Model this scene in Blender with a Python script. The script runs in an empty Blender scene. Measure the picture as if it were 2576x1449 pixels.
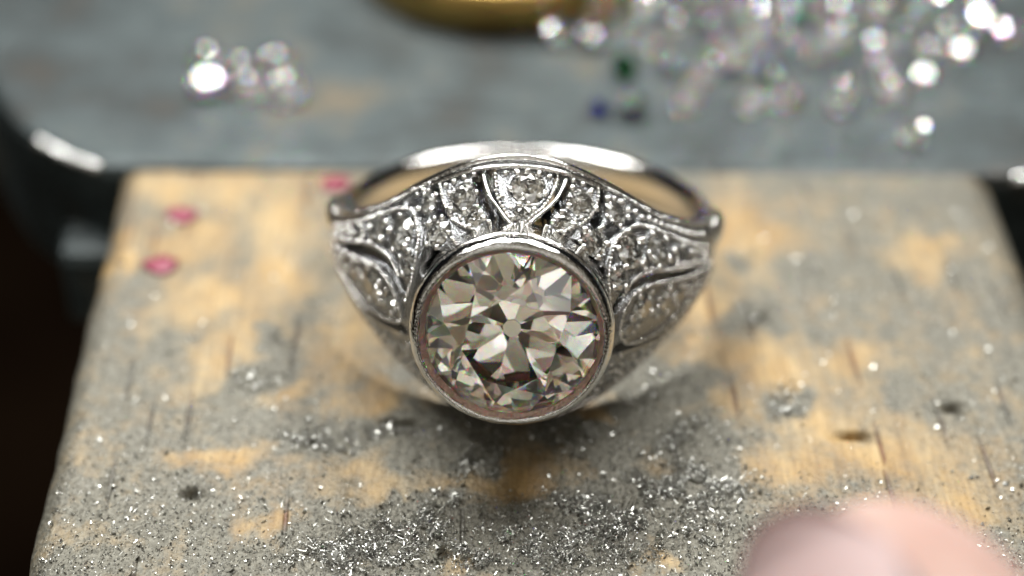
import bpy, math, random
import numpy as np
from mathutils import Matrix, Vector

# ------------------------------------------------------------------ units: numbers below are millimetres, 1 Blender unit = 1 cm
K = 0.1
sc = bpy.context.scene
sc.unit_settings.system = 'METRIC'
sc.unit_settings.scale_length = 0.01
COL = sc.collection
rng = np.random.default_rng(7)
random.seed(7)

# ------------------------------------------------------------------ camera
CAM = np.array([-0.63042, -69.69379, 55.536711])
CB = np.array([[0.999994, -0.003332, 0.0], [0.002089, 0.627037, -0.778987], [0.002595, 0.778982, 0.627041]])
cam_d = bpy.data.cameras.new('camera')
cam = bpy.data.objects.new('camera', cam_d)
COL.objects.link(cam)
M = Matrix.Identity(4)
for i in range(3):
    for j in range(3):
        M[i][j] = CB[i][j]
    M[i][3] = CAM[i] * K
cam.matrix_world = M
cam_d.sensor_width = 36.0
cam_d.lens = 36.0 * 4500 / 2576
cam_d.clip_start = 0.05
cam_d.clip_end = 1000
cam_d.dof.use_dof = True
cam_d.dof.focus_distance = 74.8 * K
cam_d.dof.aperture_fstop = (cam_d.lens * 1e-3) / (3.5 * K)
sc.camera = cam

# ------------------------------------------------------------------ world: dim, slightly warm noise background
w = bpy.data.worlds.new('World')
sc.world = w
w.use_nodes = True
bg = w.node_tree.nodes['Background']
# noise standing in for an unseen workshop, shaped for contrast in facets and metal
wt = w.node_tree
wc = wt.nodes.new('ShaderNodeTexCoord')
wn = wt.nodes.new('ShaderNodeTexNoise')
wn.inputs['Scale'].default_value = 4.2
wn.inputs['Detail'].default_value = 3.0
wn.inputs['Roughness'].default_value = 0.55
wr = wt.nodes.new('ShaderNodeValToRGB')
we = wr.color_ramp.elements
for pos_, col_ in ((0.515, (0.19, 0.155, 0.105)), (0.575, (0.74, 0.64, 0.47))):
    we.new(pos_).color = (*col_, 1)
we[0].position = 0.46; we[0].color = (0.010, 0.010, 0.012, 1)
we[-1].position = 0.66; we[-1].color = (2.4, 2.4, 2.3, 1)
wt.links.new(wc.outputs['Generated'], wn.inputs['Vector'])
wd_ = wt.nodes.new('ShaderNodeVectorMath'); wd_.operation = 'DOT_PRODUCT'      # brightened towards the viewer, as if a jeweller leant in, darker behind
wd_.inputs[1].default_value = (0.0, -0.70, 0.71)
wt.links.new(wc.outputs['Generated'], wd_.inputs[0])
wm = wt.nodes.new('ShaderNodeMath'); wm.operation = 'MULTIPLY_ADD'
wm.inputs[1].default_value = 0.20
wt.links.new(wd_.outputs['Value'], wm.inputs[0])
ws = wt.nodes.new('ShaderNodeMath'); ws.operation = 'SUBTRACT'; ws.inputs[1].default_value = 0.10
wt.links.new(wn.outputs['Fac'], ws.inputs[0]); wt.links.new(ws.outputs[0], wm.inputs[2])
wt.links.new(wm.outputs[0], wr.inputs['Fac'])
wt.links.new(wr.outputs['Color'], bg.inputs['Color'])
bg.inputs['Strength'].default_value = 0.52

# ------------------------------------------------------------------ bench lamp: two LED strips in one row with a gap, above and behind
def strip(name, x, y, z, sx, sy, power, col):
    l = bpy.data.lights.new(name, 'AREA')
    l.shape = 'RECTANGLE'
    l.size, l.size_y = sx * K, sy * K
    l.energy = power
    l.color = col
    o = bpy.data.objects.new(name, l)
    COL.objects.link(o)
    o.location = (x * K, y * K, z * K)
    d = Vector((0, -4, 0)) - Vector((x, y, z))
    o.rotation_euler = d.to_track_quat('-Z', 'Y').to_euler()
    return o
LC = (1.0, 0.995, 0.965)
strip('bench_lamp_tube', -58, 80, 166, 140, 6, 3300, LC)
strip('bench_lamp_tube', 76, 80, 166, 90, 6, 2120, LC)
strip('bench_lamp_panel', -58, 85, 172, 140, 32, 3100, LC)
strip('bench_lamp_panel', 76, 85, 172, 90, 32, 2000, LC)

# ------------------------------------------------------------------ render and view settings
sc.view_settings.view_transform = 'Standard'
sc.view_settings.look = 'None'
sc.view_settings.exposure = 0.0
sc.view_settings.gamma = 1.0
sc.render.engine = 'CYCLES'
cy = sc.cycles
cy.max_bounces = 24
cy.diffuse_bounces = 3
cy.glossy_bounces = 10
cy.transmission_bounces = 20
cy.transparent_max_bounces = 8
cy.caustics_reflective = False
cy.caustics_refractive = False
cy.sample_clamp_indirect = 25
cy.blur_glossy = 0.0
cy.use_denoising = True
try:
    cy.denoiser = 'OPENIMAGEDENOISE'
except Exception:
    pass

# ------------------------------------------------------------------ helpers
def make_mesh(name, v, f, smooth=False):
    me = bpy.data.meshes.new(name)
    me.from_pydata((np.asarray(v, float) * K).tolist(), [], f if isinstance(f, list) else f.tolist())
    if smooth:
        me.polygons.foreach_set('use_smooth', np.ones(len(me.polygons), bool))
    me.update()
    return me

def obj(name, v, f, mat, parent=None, smooth=False, me=None):
    if me is None:
        me = make_mesh(name, v, f, smooth)
    if mat is not None and not me.materials:
        me.materials.append(mat)
    o = bpy.data.objects.new(name, me)
    COL.objects.link(o)
    if parent is not None:
        o.parent = parent
    return o

def tag(o, label=None, cat=None, group=None, kind=None):
    if label: o['label'] = label
    if cat: o['category'] = cat
    if group: o['group'] = group
    if kind: o['kind'] = kind
    return o

def grid_faces(nr, nc, wrap_c=False, off=0, mask=None):
    f = []
    cc = nc if wrap_c else nc - 1
    for r in range(nr - 1):
        for c in range(cc):
            if mask is not None and not mask[r, c]:
                continue
            c2 = (c + 1) % nc
            a, b = off + r * nc + c, off + r * nc + c2
            f.append((a, b, b + nc, a + nc))
    return f

def lathe(profile, n=96, jit=None):
    """profile of (radius, height) about +Z (third axis)"""
    v = []
    for k, (r, h) in enumerate(profile):
        for i in range(n):
            a = 2 * math.pi * i / n
            rr, hh = (r, h) if jit is None else jit(k, a, r, h)
            v.append((rr * math.cos(a), rr * math.sin(a), hh))
    return v, grid_faces(len(profile), n, True)

def tube(path, rad, n=8, closed=False):
    """round wire along a polyline; rad scalar or per point"""
    P = np.asarray(path, float)
    m = len(P)
    T = np.gradient(P, axis=0)
    T /= np.linalg.norm(T, axis=1)[:, None] + 1e-12
    ref = np.array([0.2, 0.3, 1.0])
    R = np.broadcast_to(np.asarray(rad, float), (m,))
    v = []
    for i in range(m):
        a = np.cross(T[i], ref); a /= np.linalg.norm(a)
        b = np.cross(T[i], a)
        for k in range(n):
            t = 2 * math.pi * k / n
            v.append(P[i] + R[i] * (a * math.cos(t) + b * math.sin(t)))
    f = grid_faces(m, n, True)
    f.append(tuple(range(n))[::-1]); f.append(tuple((m - 1) * n + k for k in range(n)))
    return v, f

def ico(sub=1):
    t = (1 + 5 ** .5) / 2
    v = [(-1, t, 0), (1, t, 0), (-1, -t, 0), (1, -t, 0), (0, -1, t), (0, 1, t), (0, -1, -t), (0, 1, -t), (t, 0, -1), (t, 0, 1), (-t, 0, -1), (-t, 0, 1)]
    f = [(0, 11, 5), (0, 5, 1), (0, 1, 7), (0, 7, 10), (0, 10, 11), (1, 5, 9), (5, 11, 4), (11, 10, 2), (10, 7, 6), (7, 1, 8), (3, 9, 4), (3, 4, 2), (3, 2, 6), (3, 6, 8), (3, 8, 9), (4, 9, 5), (2, 4, 11), (6, 2, 10), (8, 6, 7), (9, 8, 1)]
    v = [np.array(p, float) / np.linalg.norm(p) for p in v]
    for _ in range(sub):
        cache, nf = {}, []
        def mid(a, b):
            k = (min(a, b), max(a, b))
            if k not in cache:
                p = v[a] + v[b]; v.append(p / np.linalg.norm(p)); cache[k] = len(v) - 1
            return cache[k]
        for a, b, c in f:
            x, y, z = mid(a, b), mid(b, c), mid(c, a)
            nf += [(a, x, z), (b, y, x), (c, z, y), (x, y, z)]
        f = nf
    return np.array(v), np.array(f)
ICO1V, ICO1F = ico(1)
ICO2V, ICO2F = ico(2)

# value noise in numpy -------------------------------------------------
def vnoise(x, y, seed=0):
    xi, yi = np.floor(x).astype(np.int64), np.floor(y).astype(np.int64)
    fx, fy = x - xi, y - yi
    fx, fy = fx * fx * (3 - 2 * fx), fy * fy * (3 - 2 * fy)
    def h(a, b):
        n = (a * 374761393 + b * 668265263 + seed * 974711) & 0xFFFFFFFF
        n = ((n ^ (n >> 13)) * 1274126177) & 0xFFFFFFFF
        return ((n ^ (n >> 16)) & 0xFFFF) / 65535.0
    return (h(xi, yi) * (1 - fx) + h(xi + 1, yi) * fx) * (1 - fy) + (h(xi, yi + 1) * (1 - fx) + h(xi + 1, yi + 1) * fx) * fy

def fbm(x, y, oct=4, seed=0):
    s, a, t = 0, 1, 0
    for i in range(oct):
        s = s + a * vnoise(x * 2 ** i + 17.3 * i, y * 2 ** i - 9.1 * i, seed + i)
        t += a; a *= .55
    return s / t

def sstep(a, b, x):
    t = np.clip((x - a) / (b - a), 0, 1)
    return t * t * (3 - 2 * t)

# ------------------------------------------------------------------ materials
def new_mat(name):
    m = bpy.data.materials.new(name)
    m.use_nodes = True
    nt = m.node_tree
    return m, nt, nt.nodes['Principled BSDF'], nt.nodes['Material Output']

def N(nt, t, **kw):
    n = nt.nodes.new(t)
    for k, v in kw.items():
        if k.startswith('i_'):
            n.inputs[k[2:].replace('_', ' ')].default_value = v
        else:
            setattr(n, k, v)
    return n

def ramp(nt, stops, interp='LINEAR'):
    r = nt.nodes.new('ShaderNodeValToRGB')
    e = r.color_ramp.elements
    while len(e) < len(stops):
        e.new(0.5)
    for i, (p, c) in enumerate(stops):
        e[i].position = p
        e[i].color = (c, c, c, 1) if isinstance(c, (int, float)) else (*c, 1)
    r.color_ramp.interpolation = interp
    return r

def metal(name, col, rough, bump=0.0, scale=60.0, var=0.12, metallic=1.0):
    m, nt, p, out = new_mat(name)
    L = nt.links
    p.inputs['Metallic'].default_value = metallic
    tc = N(nt, 'ShaderNodeTexCoord')
    n = N(nt, 'ShaderNodeTexNoise', i_Scale=scale, i_Detail=5.0, i_Roughness=0.6)
    L.new(tc.outputs['Object'], n.inputs['Vector'])
    r = ramp(nt, [(0.3, tuple(c * (1 - var) for c in col)), (0.7, col)])
    L.new(n.outputs['Fac'], r.inputs['Fac'])
    L.new(r.outputs['Color'], p.inputs['Base Color'])
    mr = N(nt, 'ShaderNodeMapRange')
    mr.inputs['To Min'].default_value = rough * 0.6
    mr.inputs['To Max'].default_value = rough * 1.5
    L.new(n.outputs['Fac'], mr.inputs['Value'])
    L.new(mr.outputs['Result'], p.inputs['Roughness'])
    if bump:
        b = N(nt, 'ShaderNodeBump', i_Strength=bump, i_Distance=0.02)
        n2 = N(nt, 'ShaderNodeTexNoise', i_Scale=scale * 1.7, i_Detail=3.0)
        L.new(tc.outputs['Object'], n2.inputs['Vector'])
        L.new(n2.outputs['Fac'], b.inputs['Height'])
        L.new(b.outputs['Normal'], p.inputs['Normal'])
    return m

def gem(name, col, ior, disp=0.0, rough=0.0, film=0.0, mixd=0.0):
    m, nt, p, out = new_mat(name)
    nt.nodes.remove(p)
    L = nt.links
    if disp == 0:
        g = N(nt, 'ShaderNodeBsdfGlass', i_Color=(*col, 1), i_Roughness=rough, i_IOR=ior)
        if mixd:      # a share of the light is split into colours
            prev = None
            for k in range(3):
                c = [0, 0, 0]; c[k] = col[k]
                gk = N(nt, 'ShaderNodeBsdfGlass', i_Color=(*c, 1), i_Roughness=rough, i_IOR=ior + mixd * (k - 1))
                if prev is None:
                    prev = gk
                else:
                    ad = N(nt, 'ShaderNodeAddShader')
                    L.new(prev.outputs[0], ad.inputs[0]); L.new(gk.outputs[0], ad.inputs[1])
                    prev = ad
            ms = N(nt, 'ShaderNodeMixShader'); ms.inputs[0].default_value = 0.3
            L.new(g.outputs[0], ms.inputs[1]); L.new(prev.outputs[0], ms.inputs[2])
            g = ms
        if film:      # pale film of polishing grease and dust, put in to brighten the stones
            dfs = N(nt, 'ShaderNodeBsdfDiffuse', i_Color=(0.80, 0.81, 0.78, 1))
            tcx = N(nt, 'ShaderNodeTexCoord')
            nfx = N(nt, 'ShaderNodeTexNoise', i_Scale=3.0, i_Detail=5.0)
            L.new(tcx.outputs['Object'], nfx.inputs['Vector'])
            mfx = N(nt, 'ShaderNodeMapRange'); mfx.inputs['From Min'].default_value = .35; mfx.inputs['From Max'].default_value = .7
            mfx.inputs['To Min'].default_value = film * .6; mfx.inputs['To Max'].default_value = film * 1.5
            L.new(nfx.outputs['Fac'], mfx.inputs['Value'])
            mxs = N(nt, 'ShaderNodeMixShader')
            L.new(mfx.outputs['Result'], mxs.inputs[0]); L.new(g.outputs[0], mxs.inputs[1]); L.new(dfs.outputs[0], mxs.inputs[2])
            g = mxs
        L.new(g.outputs[0], out.inputs['Surface'])
    else:
        prev = None
        for k in range(3):
            c = [0, 0, 0]; c[k] = col[k]
            g = N(nt, 'ShaderNodeBsdfGlass', i_Color=(*c, 1), i_Roughness=rough, i_IOR=ior + disp * (k - 1))
            if prev is None:
                prev = g
            else:
                a = N(nt, 'ShaderNodeAddShader')
                L.new(prev.outputs[0], a.inputs[0]); L.new(g.outputs[0], a.inputs[1])
                prev = a
        L.new(prev.outputs[0], out.inputs['Surface'])
    return m

M_PLAT = metal('white_metal', (0.74, 0.74, 0.73), 0.20, 0.25, 40)
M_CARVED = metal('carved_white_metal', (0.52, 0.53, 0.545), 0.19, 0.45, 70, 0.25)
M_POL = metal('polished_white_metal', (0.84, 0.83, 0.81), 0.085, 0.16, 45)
M_LIP = metal('skin_reflection_rim', (0.60, 0.42, 0.36), 0.34, 0.5, 50, 0.25)  # rose tint stands in for skin reflected in the bezel lip
M_GOLD = metal('yellow_gold', (0.60, 0.40, 0.13), 0.34, 0.15, 8)
M_FILE = metal('filings', (0.66, 0.66, 0.62), 0.30, 0.0, 90, 0.5)
M_DIA = gem('diamond_main', (0.992, 0.983, 0.960), 2.417, 0.0, film=0.015, mixd=0.02)
M_ACC = gem('diamond_small', (0.995, 0.995, 0.988), 2.417, 0.0, film=0.02)
M_LOOSE = gem('diamond_loose', (0.985, 0.99, 1.0), 2.417, 0.0, film=0.0, mixd=0.010)
M_GREEN = gem('green_stone', (0.05, 0.42, 0.17), 1.58)
M_BLUE = gem('blue_stone', (0.20, 0.30, 0.85), 1.77)
M_YEL = gem('yellow_stone', (0.98, 0.86, 0.35), 2.3)

def wood_mat():
    m, nt, p, out = new_mat('beech_with_dust')
    L = nt.links
    tc = N(nt, 'ShaderNodeTexCoord')
    at = N(nt, 'ShaderNodeAttribute', attribute_name='dust')
    mp = N(nt, 'ShaderNodeMapping'); mp.inputs['Scale'].default_value = (9, 1.6, 4)
    L.new(tc.outputs['Object'], mp.inputs['Vector'])
    n1 = N(nt, 'ShaderNodeTexNoise', i_Scale=1.0, i_Detail=6.0, i_Roughness=0.62)
    L.new(mp.outputs[0], n1.inputs['Vector'])
    n1b = N(nt, 'ShaderNodeTexNoise', i_Scale=2.2, i_Detail=3.0)
    L.new(tc.outputs['Object'], n1b.inputs['Vector'])
    r1 = ramp(nt, [(0.30, (0.27, 0.160, 0.057)), (0.50, (0.415, 0.280, 0.119)), (0.72, (0.50, 0.383, 0.210))])
    mx0 = N(nt, 'ShaderNodeMath', operation='MULTIPLY_ADD'); mx0.inputs[1].default_value = 0.55
    L.new(n1.outputs['Fac'], mx0.inputs[0])
    sc0 = N(nt, 'ShaderNodeMath', operation='MULTIPLY'); sc0.inputs[1].default_value = 0.47
    L.new(n1b.outputs['Fac'], sc0.inputs[0]); L.new(sc0.outputs[0], mx0.inputs[2])
    L.new(mx0.outputs[0], r1.inputs['Fac'])
    # beech flecks: short dark strokes along the grain
    mpf = N(nt, 'ShaderNodeMapping'); mpf.inputs['Scale'].default_value = (6.5, 2.1, 2)
    mpf.inputs['Rotation'].default_value = (0, 0, -0.12)
    L.new(tc.outputs['Object'], mpf.inputs['Vector'])
    vo = N(nt, 'ShaderNodeTexVoronoi', i_Scale=1.0, i_Randomness=1.0); vo.voronoi_dimensions = '2D'
    L.new(mpf.outputs[0], vo.inputs['Vector'])
    # distance in stretched space again so the stroke is thin
    vs = N(nt, 'ShaderNodeVectorMath', operation='SUBTRACT')
    L.new(mpf.outputs[0], vs.inputs[0]); L.new(vo.outputs['Position'], vs.inputs[1])
    vm = N(nt, 'ShaderNodeVectorMath', operation='MULTIPLY'); vm.inputs[1].default_value = (8.5, 1.7, 0)
    L.new(vs.outputs[0], vm.inputs[0])
    vl = N(nt, 'ShaderNodeVectorMath', operation='LENGTH'); L.new(vm.outputs[0], vl.inputs[0])
    rf = ramp(nt, [(0.25, 1.0), (0.75, 0.0)]); L.new(vl.outputs['Value'], rf.inputs['Fac'])
    sep = N(nt, 'ShaderNodeSeparateColor'); L.new(vo.outputs['Color'], sep.inputs[0])
    gt = N(nt, 'ShaderNodeMath', operation='GREATER_THAN'); gt.inputs[1].default_value = 0.72
    L.new(sep.outputs[0], gt.inputs[0])
    fl = N(nt, 'ShaderNodeMath', operation='MULTIPLY'); L.new(rf.outputs['Color'], fl.inputs[0]); L.new(gt.outputs[0], fl.inputs[1])
    mixf = N(nt, 'ShaderNodeMix', data_type='RGBA')
    fl2 = N(nt, 'ShaderNodeMath', operation='MULTIPLY'); fl2.inputs[1].default_value = 0.8
    L.new(fl.outputs[0], fl2.inputs[0])
    mpg = N(nt, 'ShaderNodeMapping'); mpg.inputs['Scale'].default_value = (70, 3.5, 8); mpg.inputs['Rotation'].default_value = (0, 0, -0.06)
    L.new(tc.outputs['Object'], mpg.inputs['Vector'])
    ng = N(nt, 'ShaderNodeTexNoise', i_Scale=1.0, i_Detail=4.0, i_Roughness=0.6); L.new(mpg.outputs[0], ng.inputs['Vector'])
    rgn = ramp(nt, [(0.32, (0.70, 0.66, 0.60)), (0.62, (1.06, 1.05, 1.04))]); L.new(ng.outputs['Fac'], rgn.inputs['Fac'])
    mg = N(nt, 'ShaderNodeMix', data_type='RGBA', blend_type='MULTIPLY'); mg.inputs['Factor'].default_value = 1.0
    L.new(r1.outputs['Color'], mg.inputs[6]); L.new(rgn.outputs['Color'], mg.inputs[7])
    L.new(fl2.outputs[0], mixf.inputs['Factor']); L.new(mg.outputs[2], mixf.inputs[6])
    mixf.inputs[7].default_value = (0.15, 0.045, 0.022, 1)
    # grey filing dust rubbed in
    nd = N(nt, 'ShaderNodeTexNoise', i_Scale=14.0, i_Detail=8.0, i_Roughness=0.7)
    L.new(tc.outputs['Object'], nd.inputs['Vector'])
    add = N(nt, 'ShaderNodeMath', operation='ADD'); L.new(at.outputs['Fac'], add.inputs[0]); L.new(nd.outputs['Fac'], add.inputs[1])
    rd = ramp(nt, [(0.0, 0.0), (1.0, 1.0)])
    mr = N(nt, 'ShaderNodeMapRange'); mr.inputs['From Min'].default_value = 0.50; mr.inputs['From Max'].default_value = 1.42; mr.inputs['To Max'].default_value = 0.92
    L.new(add.outputs[0], mr.inputs['Value'])
    ns = N(nt, 'ShaderNodeTexNoise', i_Scale=45.0, i_Detail=4.0)
    L.new(tc.outputs['Object'], ns.inputs['Vector'])
    rg = ramp(nt, [(0.3, (0.066, 0.070, 0.060)), (0.7, (0.180, 0.182, 0.158))])
    L.new(ns.outputs['Fac'], rg.inputs['Fac'])
    mixd = N(nt, 'ShaderNodeMix', data_type='RGBA')
    L.new(mr.outputs['Result'], mixd.inputs['Factor']); L.new(mixf.outputs[2], mixd.inputs[6]); L.new(rg.outputs['Color'], mixd.inputs[7])
    L.new(mixd.outputs[2], p.inputs['Base Color'])
    mm = N(nt, 'ShaderNodeMath', operation='MULTIPLY'); mm.inputs[1].default_value = 0.35
    L.new(mr.outputs['Result'], mm.inputs[0]); L.new(mm.outputs[0], p.inputs['Metallic'])
    p.inputs['Roughness'].default_value = 0.55
    b = N(nt, 'ShaderNodeBump', i_Strength=0.8, i_Distance=0.012)
    h = N(nt, 'ShaderNodeMath', operation='ADD'); L.new(n1.outputs['Fac'], h.inputs[0]); L.new(ns.outputs['Fac'], h.inputs[1])
    h2 = N(nt, 'ShaderNodeMath', operation='SUBTRACT'); L.new(h.outputs[0], h2.inputs[0]); L.new(fl.outputs[0], h2.inputs[1])
    L.new(h2.outputs[0], b.inputs['Height']); L.new(b.outputs['Normal'], p.inputs['Normal'])
    return m
M_WOOD = wood_mat()

def steel_mat():
    m, nt, p, out = new_mat('worn_steel')
    L = nt.links
    tc = N(nt, 'ShaderNodeTexCoord')
    n = N(nt, 'ShaderNodeTexNoise', i_Scale=1.2, i_Detail=7.0, i_Roughness=0.68)
    L.new(tc.outputs['Object'], n.inputs['Vector'])
    r = ramp(nt, [(0.30, (0.034, 0.026, 0.018)), (0.42, (0.026, 0.034, 0.035)), (0.55, (0.050, 0.066, 0.069)), (0.66, (0.095, 0.085, 0.062)), (0.74, (0.17, 0.12, 0.065))])
    L.new(n.outputs['Fac'], r.inputs['Fac'])
    L.new(r.outputs['Color'], p.inputs['Base Color'])
    p.inputs['Metallic'].default_value = 0.30
    p.inputs['Roughness'].default_value = 0.42
    n2 = N(nt, 'ShaderNodeTexNoise', i_Scale=22.0, i_Detail=5.0)
    L.new(tc.outputs['Object'], n2.inputs['Vector'])
    mps = N(nt, 'ShaderNodeMapping'); mps.inputs['Scale'].default_value = (1.2, 26, 4); mps.inputs['Rotation'].default_value = (0, 0, 0.25)
    L.new(tc.outputs['Object'], mps.inputs['Vector'])
    n3 = N(nt, 'ShaderNodeTexNoise', i_Scale=1.5, i_Detail=4.0); L.new(mps.outputs[0], n3.inputs['Vector'])
    r3 = ramp(nt, [(0.35, 0.30), (0.7, 0.62)]); L.new(n3.outputs['Fac'], r3.inputs['Fac']); L.new(r3.outputs['Color'], p.inputs['Roughness'])
    ah = N(nt, 'ShaderNodeMath', operation='ADD'); L.new(n2.outputs['Fac'], ah.inputs[0]); L.new(n3.outputs['Fac'], ah.inputs[1])
    b = N(nt, 'ShaderNodeBump', i_Strength=0.6, i_Distance=0.02)
    L.new(ah.outputs[0], b.inputs['Height']); L.new(b.outputs['Normal'], p.inputs['Normal'])
    return m
M_STEEL = steel_mat()

def plain(name, col, rough=0.6, var=0.25, scale=3.0, sss=0.0):
    m, nt, p, out = new_mat(name)
    L = nt.links
    tc = N(nt, 'ShaderNodeTexCoord')
    n = N(nt, 'ShaderNodeTexNoise', i_Scale=scale, i_Detail=4.0)
    L.new(tc.outputs['Object'], n.inputs['Vector'])
    r = ramp(nt, [(0.3, tuple(c * (1 - var) for c in col)), (0.7, col)])
    L.new(n.outputs['Fac'], r.inputs['Fac']); L.new(r.outputs['Color'], p.inputs['Base Color'])
    p.inputs['Roughness'].default_value = rough
    if sss:
        p.inputs['Subsurface Weight'].default_value = sss
        p.inputs['Subsurface Radius'].default_value = (0.12, 0.05, 0.03)
        p.inputs['Subsurface Scale'].default_value = 1.0
    return m
M_FLOOR = plain('dark_leather', (0.0065, 0.0038, 0.0022), 0.9, 0.5, 0.4)
M_FLOOR.node_tree.nodes['Principled BSDF'].inputs['Specular IOR Level'].default_value = 0.0
M_WAX = plain('pink_red_wax', (0.26, 0.015, 0.055), 0.45, 0.35, 9.0)

# ================================================================== SETTING
# dark floor well below the pin
o = obj('floor', [(-900, -700, -95), (900, -700, -95), (900, 900, -95), (-900, 900, -95)], [(0, 1, 2, 3)], M_FLOOR)
tag(o, 'dark brown shadowy floor far below the bench', kind='structure')

# ---- steel bench block -----------------------------------------------------
AN_Z = 0.12
def steel_block():
    root = bpy.data.objects.new('steel_bench_block', None); COL.objects.link(root)
    root.location = (0, 30 * K, -9 * K)
    tag(root, 'worn grey steel bench block behind the wooden pin, loose gems lying on it', 'anvil')
    off = np.array([0, -30, 9.0])
    # outline in plan (counter clockwise), rounded left front corner
    pts = []
    pts += [(-36, 29), (-33.4, 22.5), (-31.4, 18.6), (-29.5, 15.2), (-28.4, 13.6), (-27.0, 12.2), (-25.4, 10.9), (-24.2, 10.2)]
    for x in np.linspace(-23, 60, 60):
        pts.append((x, 9.5 + 0.05 * math.sin(x * 1.3) - 0.012 * (x + 23)))
    pts += [(60, 70), (-44, 70), (-38, 34)]
    pts = np.array(pts)
    c = pts.mean(0)
    # inward offset rings for a rounded upper edge
    nrm = np.zeros_like(pts)
    for i in range(len(pts)):
        d = pts[(i + 1) % len(pts)] - pts[i - 1]
        nrm[i] = (-d[1], d[0]); nrm[i] /= np.linalg.norm(nrm[i])
    v, rings = [], []
    for ins, z in [(0.3, -9), (0, -8.6), (0, -1.2), (0.05, -0.6), (0.3, -0.1), (0.75, AN_Z - 0.04), (1.3, AN_Z)]:
        rings.append(len(v))
        for p, q in zip(pts, nrm):
            v.append((p[0] + q[0] * ins, p[1] + q[1] * ins, z))
    n = len(pts)
    f = grid_faces(len(rings), n, True)
    f.append(tuple(rings[-1] + i for i in range(n)))
    f.append(tuple(rings[0] + i for i in range(n))[::-1])
    v = np.array(v) + off
    me = make_mesh('block_body', v, f)
    ob = obj('block_body', None, None, M_STEEL, root, me=me)
    # lower jaw that carries the pin
    jv, jf = [], []
    prof = [(7.9, -9.5), (7.7, -9.2), (7.7, -5.2), (8.0, -4.7), (8.6, -4.5), (16, -4.5)]
    xs = [-25.6, -25.3, -24.5, -21.6]
    for k, x in enumerate(xs):
        s = [0.6, 0.15, 0, 0][k]
        for (y, z) in prof:
            jv.append((x, y + s, z - s * .4))
    jf = grid_faces(len(xs), len(prof))
    jf.append(tuple(range(len(prof))))
    obj('lower_jaw', np.array(jv) + off, jf, M_STEEL, root)
    for lo, hi in ((-27.3, -22.2), (25.6, 42.0)):       # strips of bright metal added for the lamp glints on the edge
        P = [(p[0] + q[0] * .22, p[1] + q[1] * .22, -.22 + .05 * math.sin(p[0] * 2.1)) for p, q in zip(pts, nrm) if lo <= p[0] <= hi and p[1] < 16]
        P = sorted(P)
        PP = np.array(P); t = np.linspace(0, len(P) - 1, 40)
        PP = np.stack([np.interp(t, np.arange(len(P)), PP[:, k]) for k in range(3)], 1)
        v2, f2 = tube(PP, [.30 + .09 * math.sin(i * 1.7) + .06 * math.sin(i * .6) for i in range(40)], 8)
        obj('edge_glint', np.array(v2) + off, f2, M_PLAT, root, True)
steel_block()

# ---- wooden bench pin --------------------------------------------------------
TAN = [(-19.01, 7.79, 2.75, 2.21), (-15.2, 7.81, 3.17, 2.22), (-17.1, 3.26, 2.44, 3.1), (-12.76, 4.64, 2.27, 4.28), (-14.81, -1.88, 3.11, 2.19), (-13.32, -4.57, 2.47, 1.79), (-15.03, -6.03, 1.12, 2.63), (-8.42, -3.96, 1.72, 3.36), (-11.04, 8.56, 1.7, 1.86), (-12.28, 0.01, 1.78, 1.94), (-13.42, -12.71, 2.11, 0.76), (-6.79, -8.77, 2.01, 1.37), (-6.47, -14.16, 2.6, 1.11), (-0.57, -13.89, 3.13, 1.49), (3.26, -8.99, 1.46, 1.64), (10.82, 3.41, 3.06, 3.83), (8.38, -1.76, 2.73, 1.88), (9.99, -5.33, 3.02, 1.32), (11.75, -6.46, 2.24, 2.31), (10.56, -8.95, 2.19, 1.37), (13.06, -10.79, 2.15, 2.4), (11.85, -13.34, 2.28, 1.51), (15.47, -12.57, 3.53, 2.58), (15.57, -5.87, 1.88, 1.74), (20.12, 1.8, 1.81, 1.66), (5.52, -13.86, 1.04, 0.99), (-2.3, -18.58, 0.75, 1.59), (5.39, -18.99, 0.99, 0.67), (-10.69, -8.24, 1.1, 1.11), (-20.53, 1.91, 0.8, 2.69), (18.53, -15.02, 2.07, 2.21), (-11.54, -16.8, 0.68, 1.41), (0, 4, 8, 4)]
DARK = [(-5.78, -10.76, 1.97, 0.79), (-8.4, -11.67, 1.6, 0.64), (-2.32, -13.04, 1.05, 1.14), (2.29, -11.11, 1.79, 1.05), (4.36, -8.71, 1.46, 1.1), (6.63, -7.6, 1.85, 1.12), (12.02, -8.94, 1.0, 1.23), (11.27, 1.75, 0.8, 0.99), (14.32, 0.47, 0.9, 1.23), (11.18, -2.96, 1.16, 0.76), (7.1, -11.34, 1.96, 1.44), (8.35, -13.36, 1.75, 1.13), (6.53, -14.35, 3.47, 1.35), (3.85, -16.27, 4.25, 1.91), (0.11, -18.12, 5.0, 1.37), (7.16, -17.41, 2.18, 1.39), (-4.61, -17.0, 2.53, 1.4), (-11.99, -4.57, 0.95, 0.89), (-10.04, -11.17, 1.07, 0.78), (-12.58, -7.7, 1.29, 1.12), (-3.83, -15.12, 1.37, 0.6), (-7.04, -18.38, 3.32, 1.13)]
PITS = [(14.81, -11.1, 0.72, 0.23), (19.63, -9.23, 0.51, 0.32), (-14.52, -14.88, 0.41, 0.24), (-5.62, -10.36, 0.72, 0.26), (-2.24, -12.66, 0.53, 0.3)]

def blobs(x, y, L):
    s = np.zeros_like(x)
    for a, b, rx, ry in L:
        s = np.maximum(s, np.exp(-(((x - a) / rx) ** 2 + ((y - b) / ry) ** 2) * 1.1))
    return s

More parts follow.
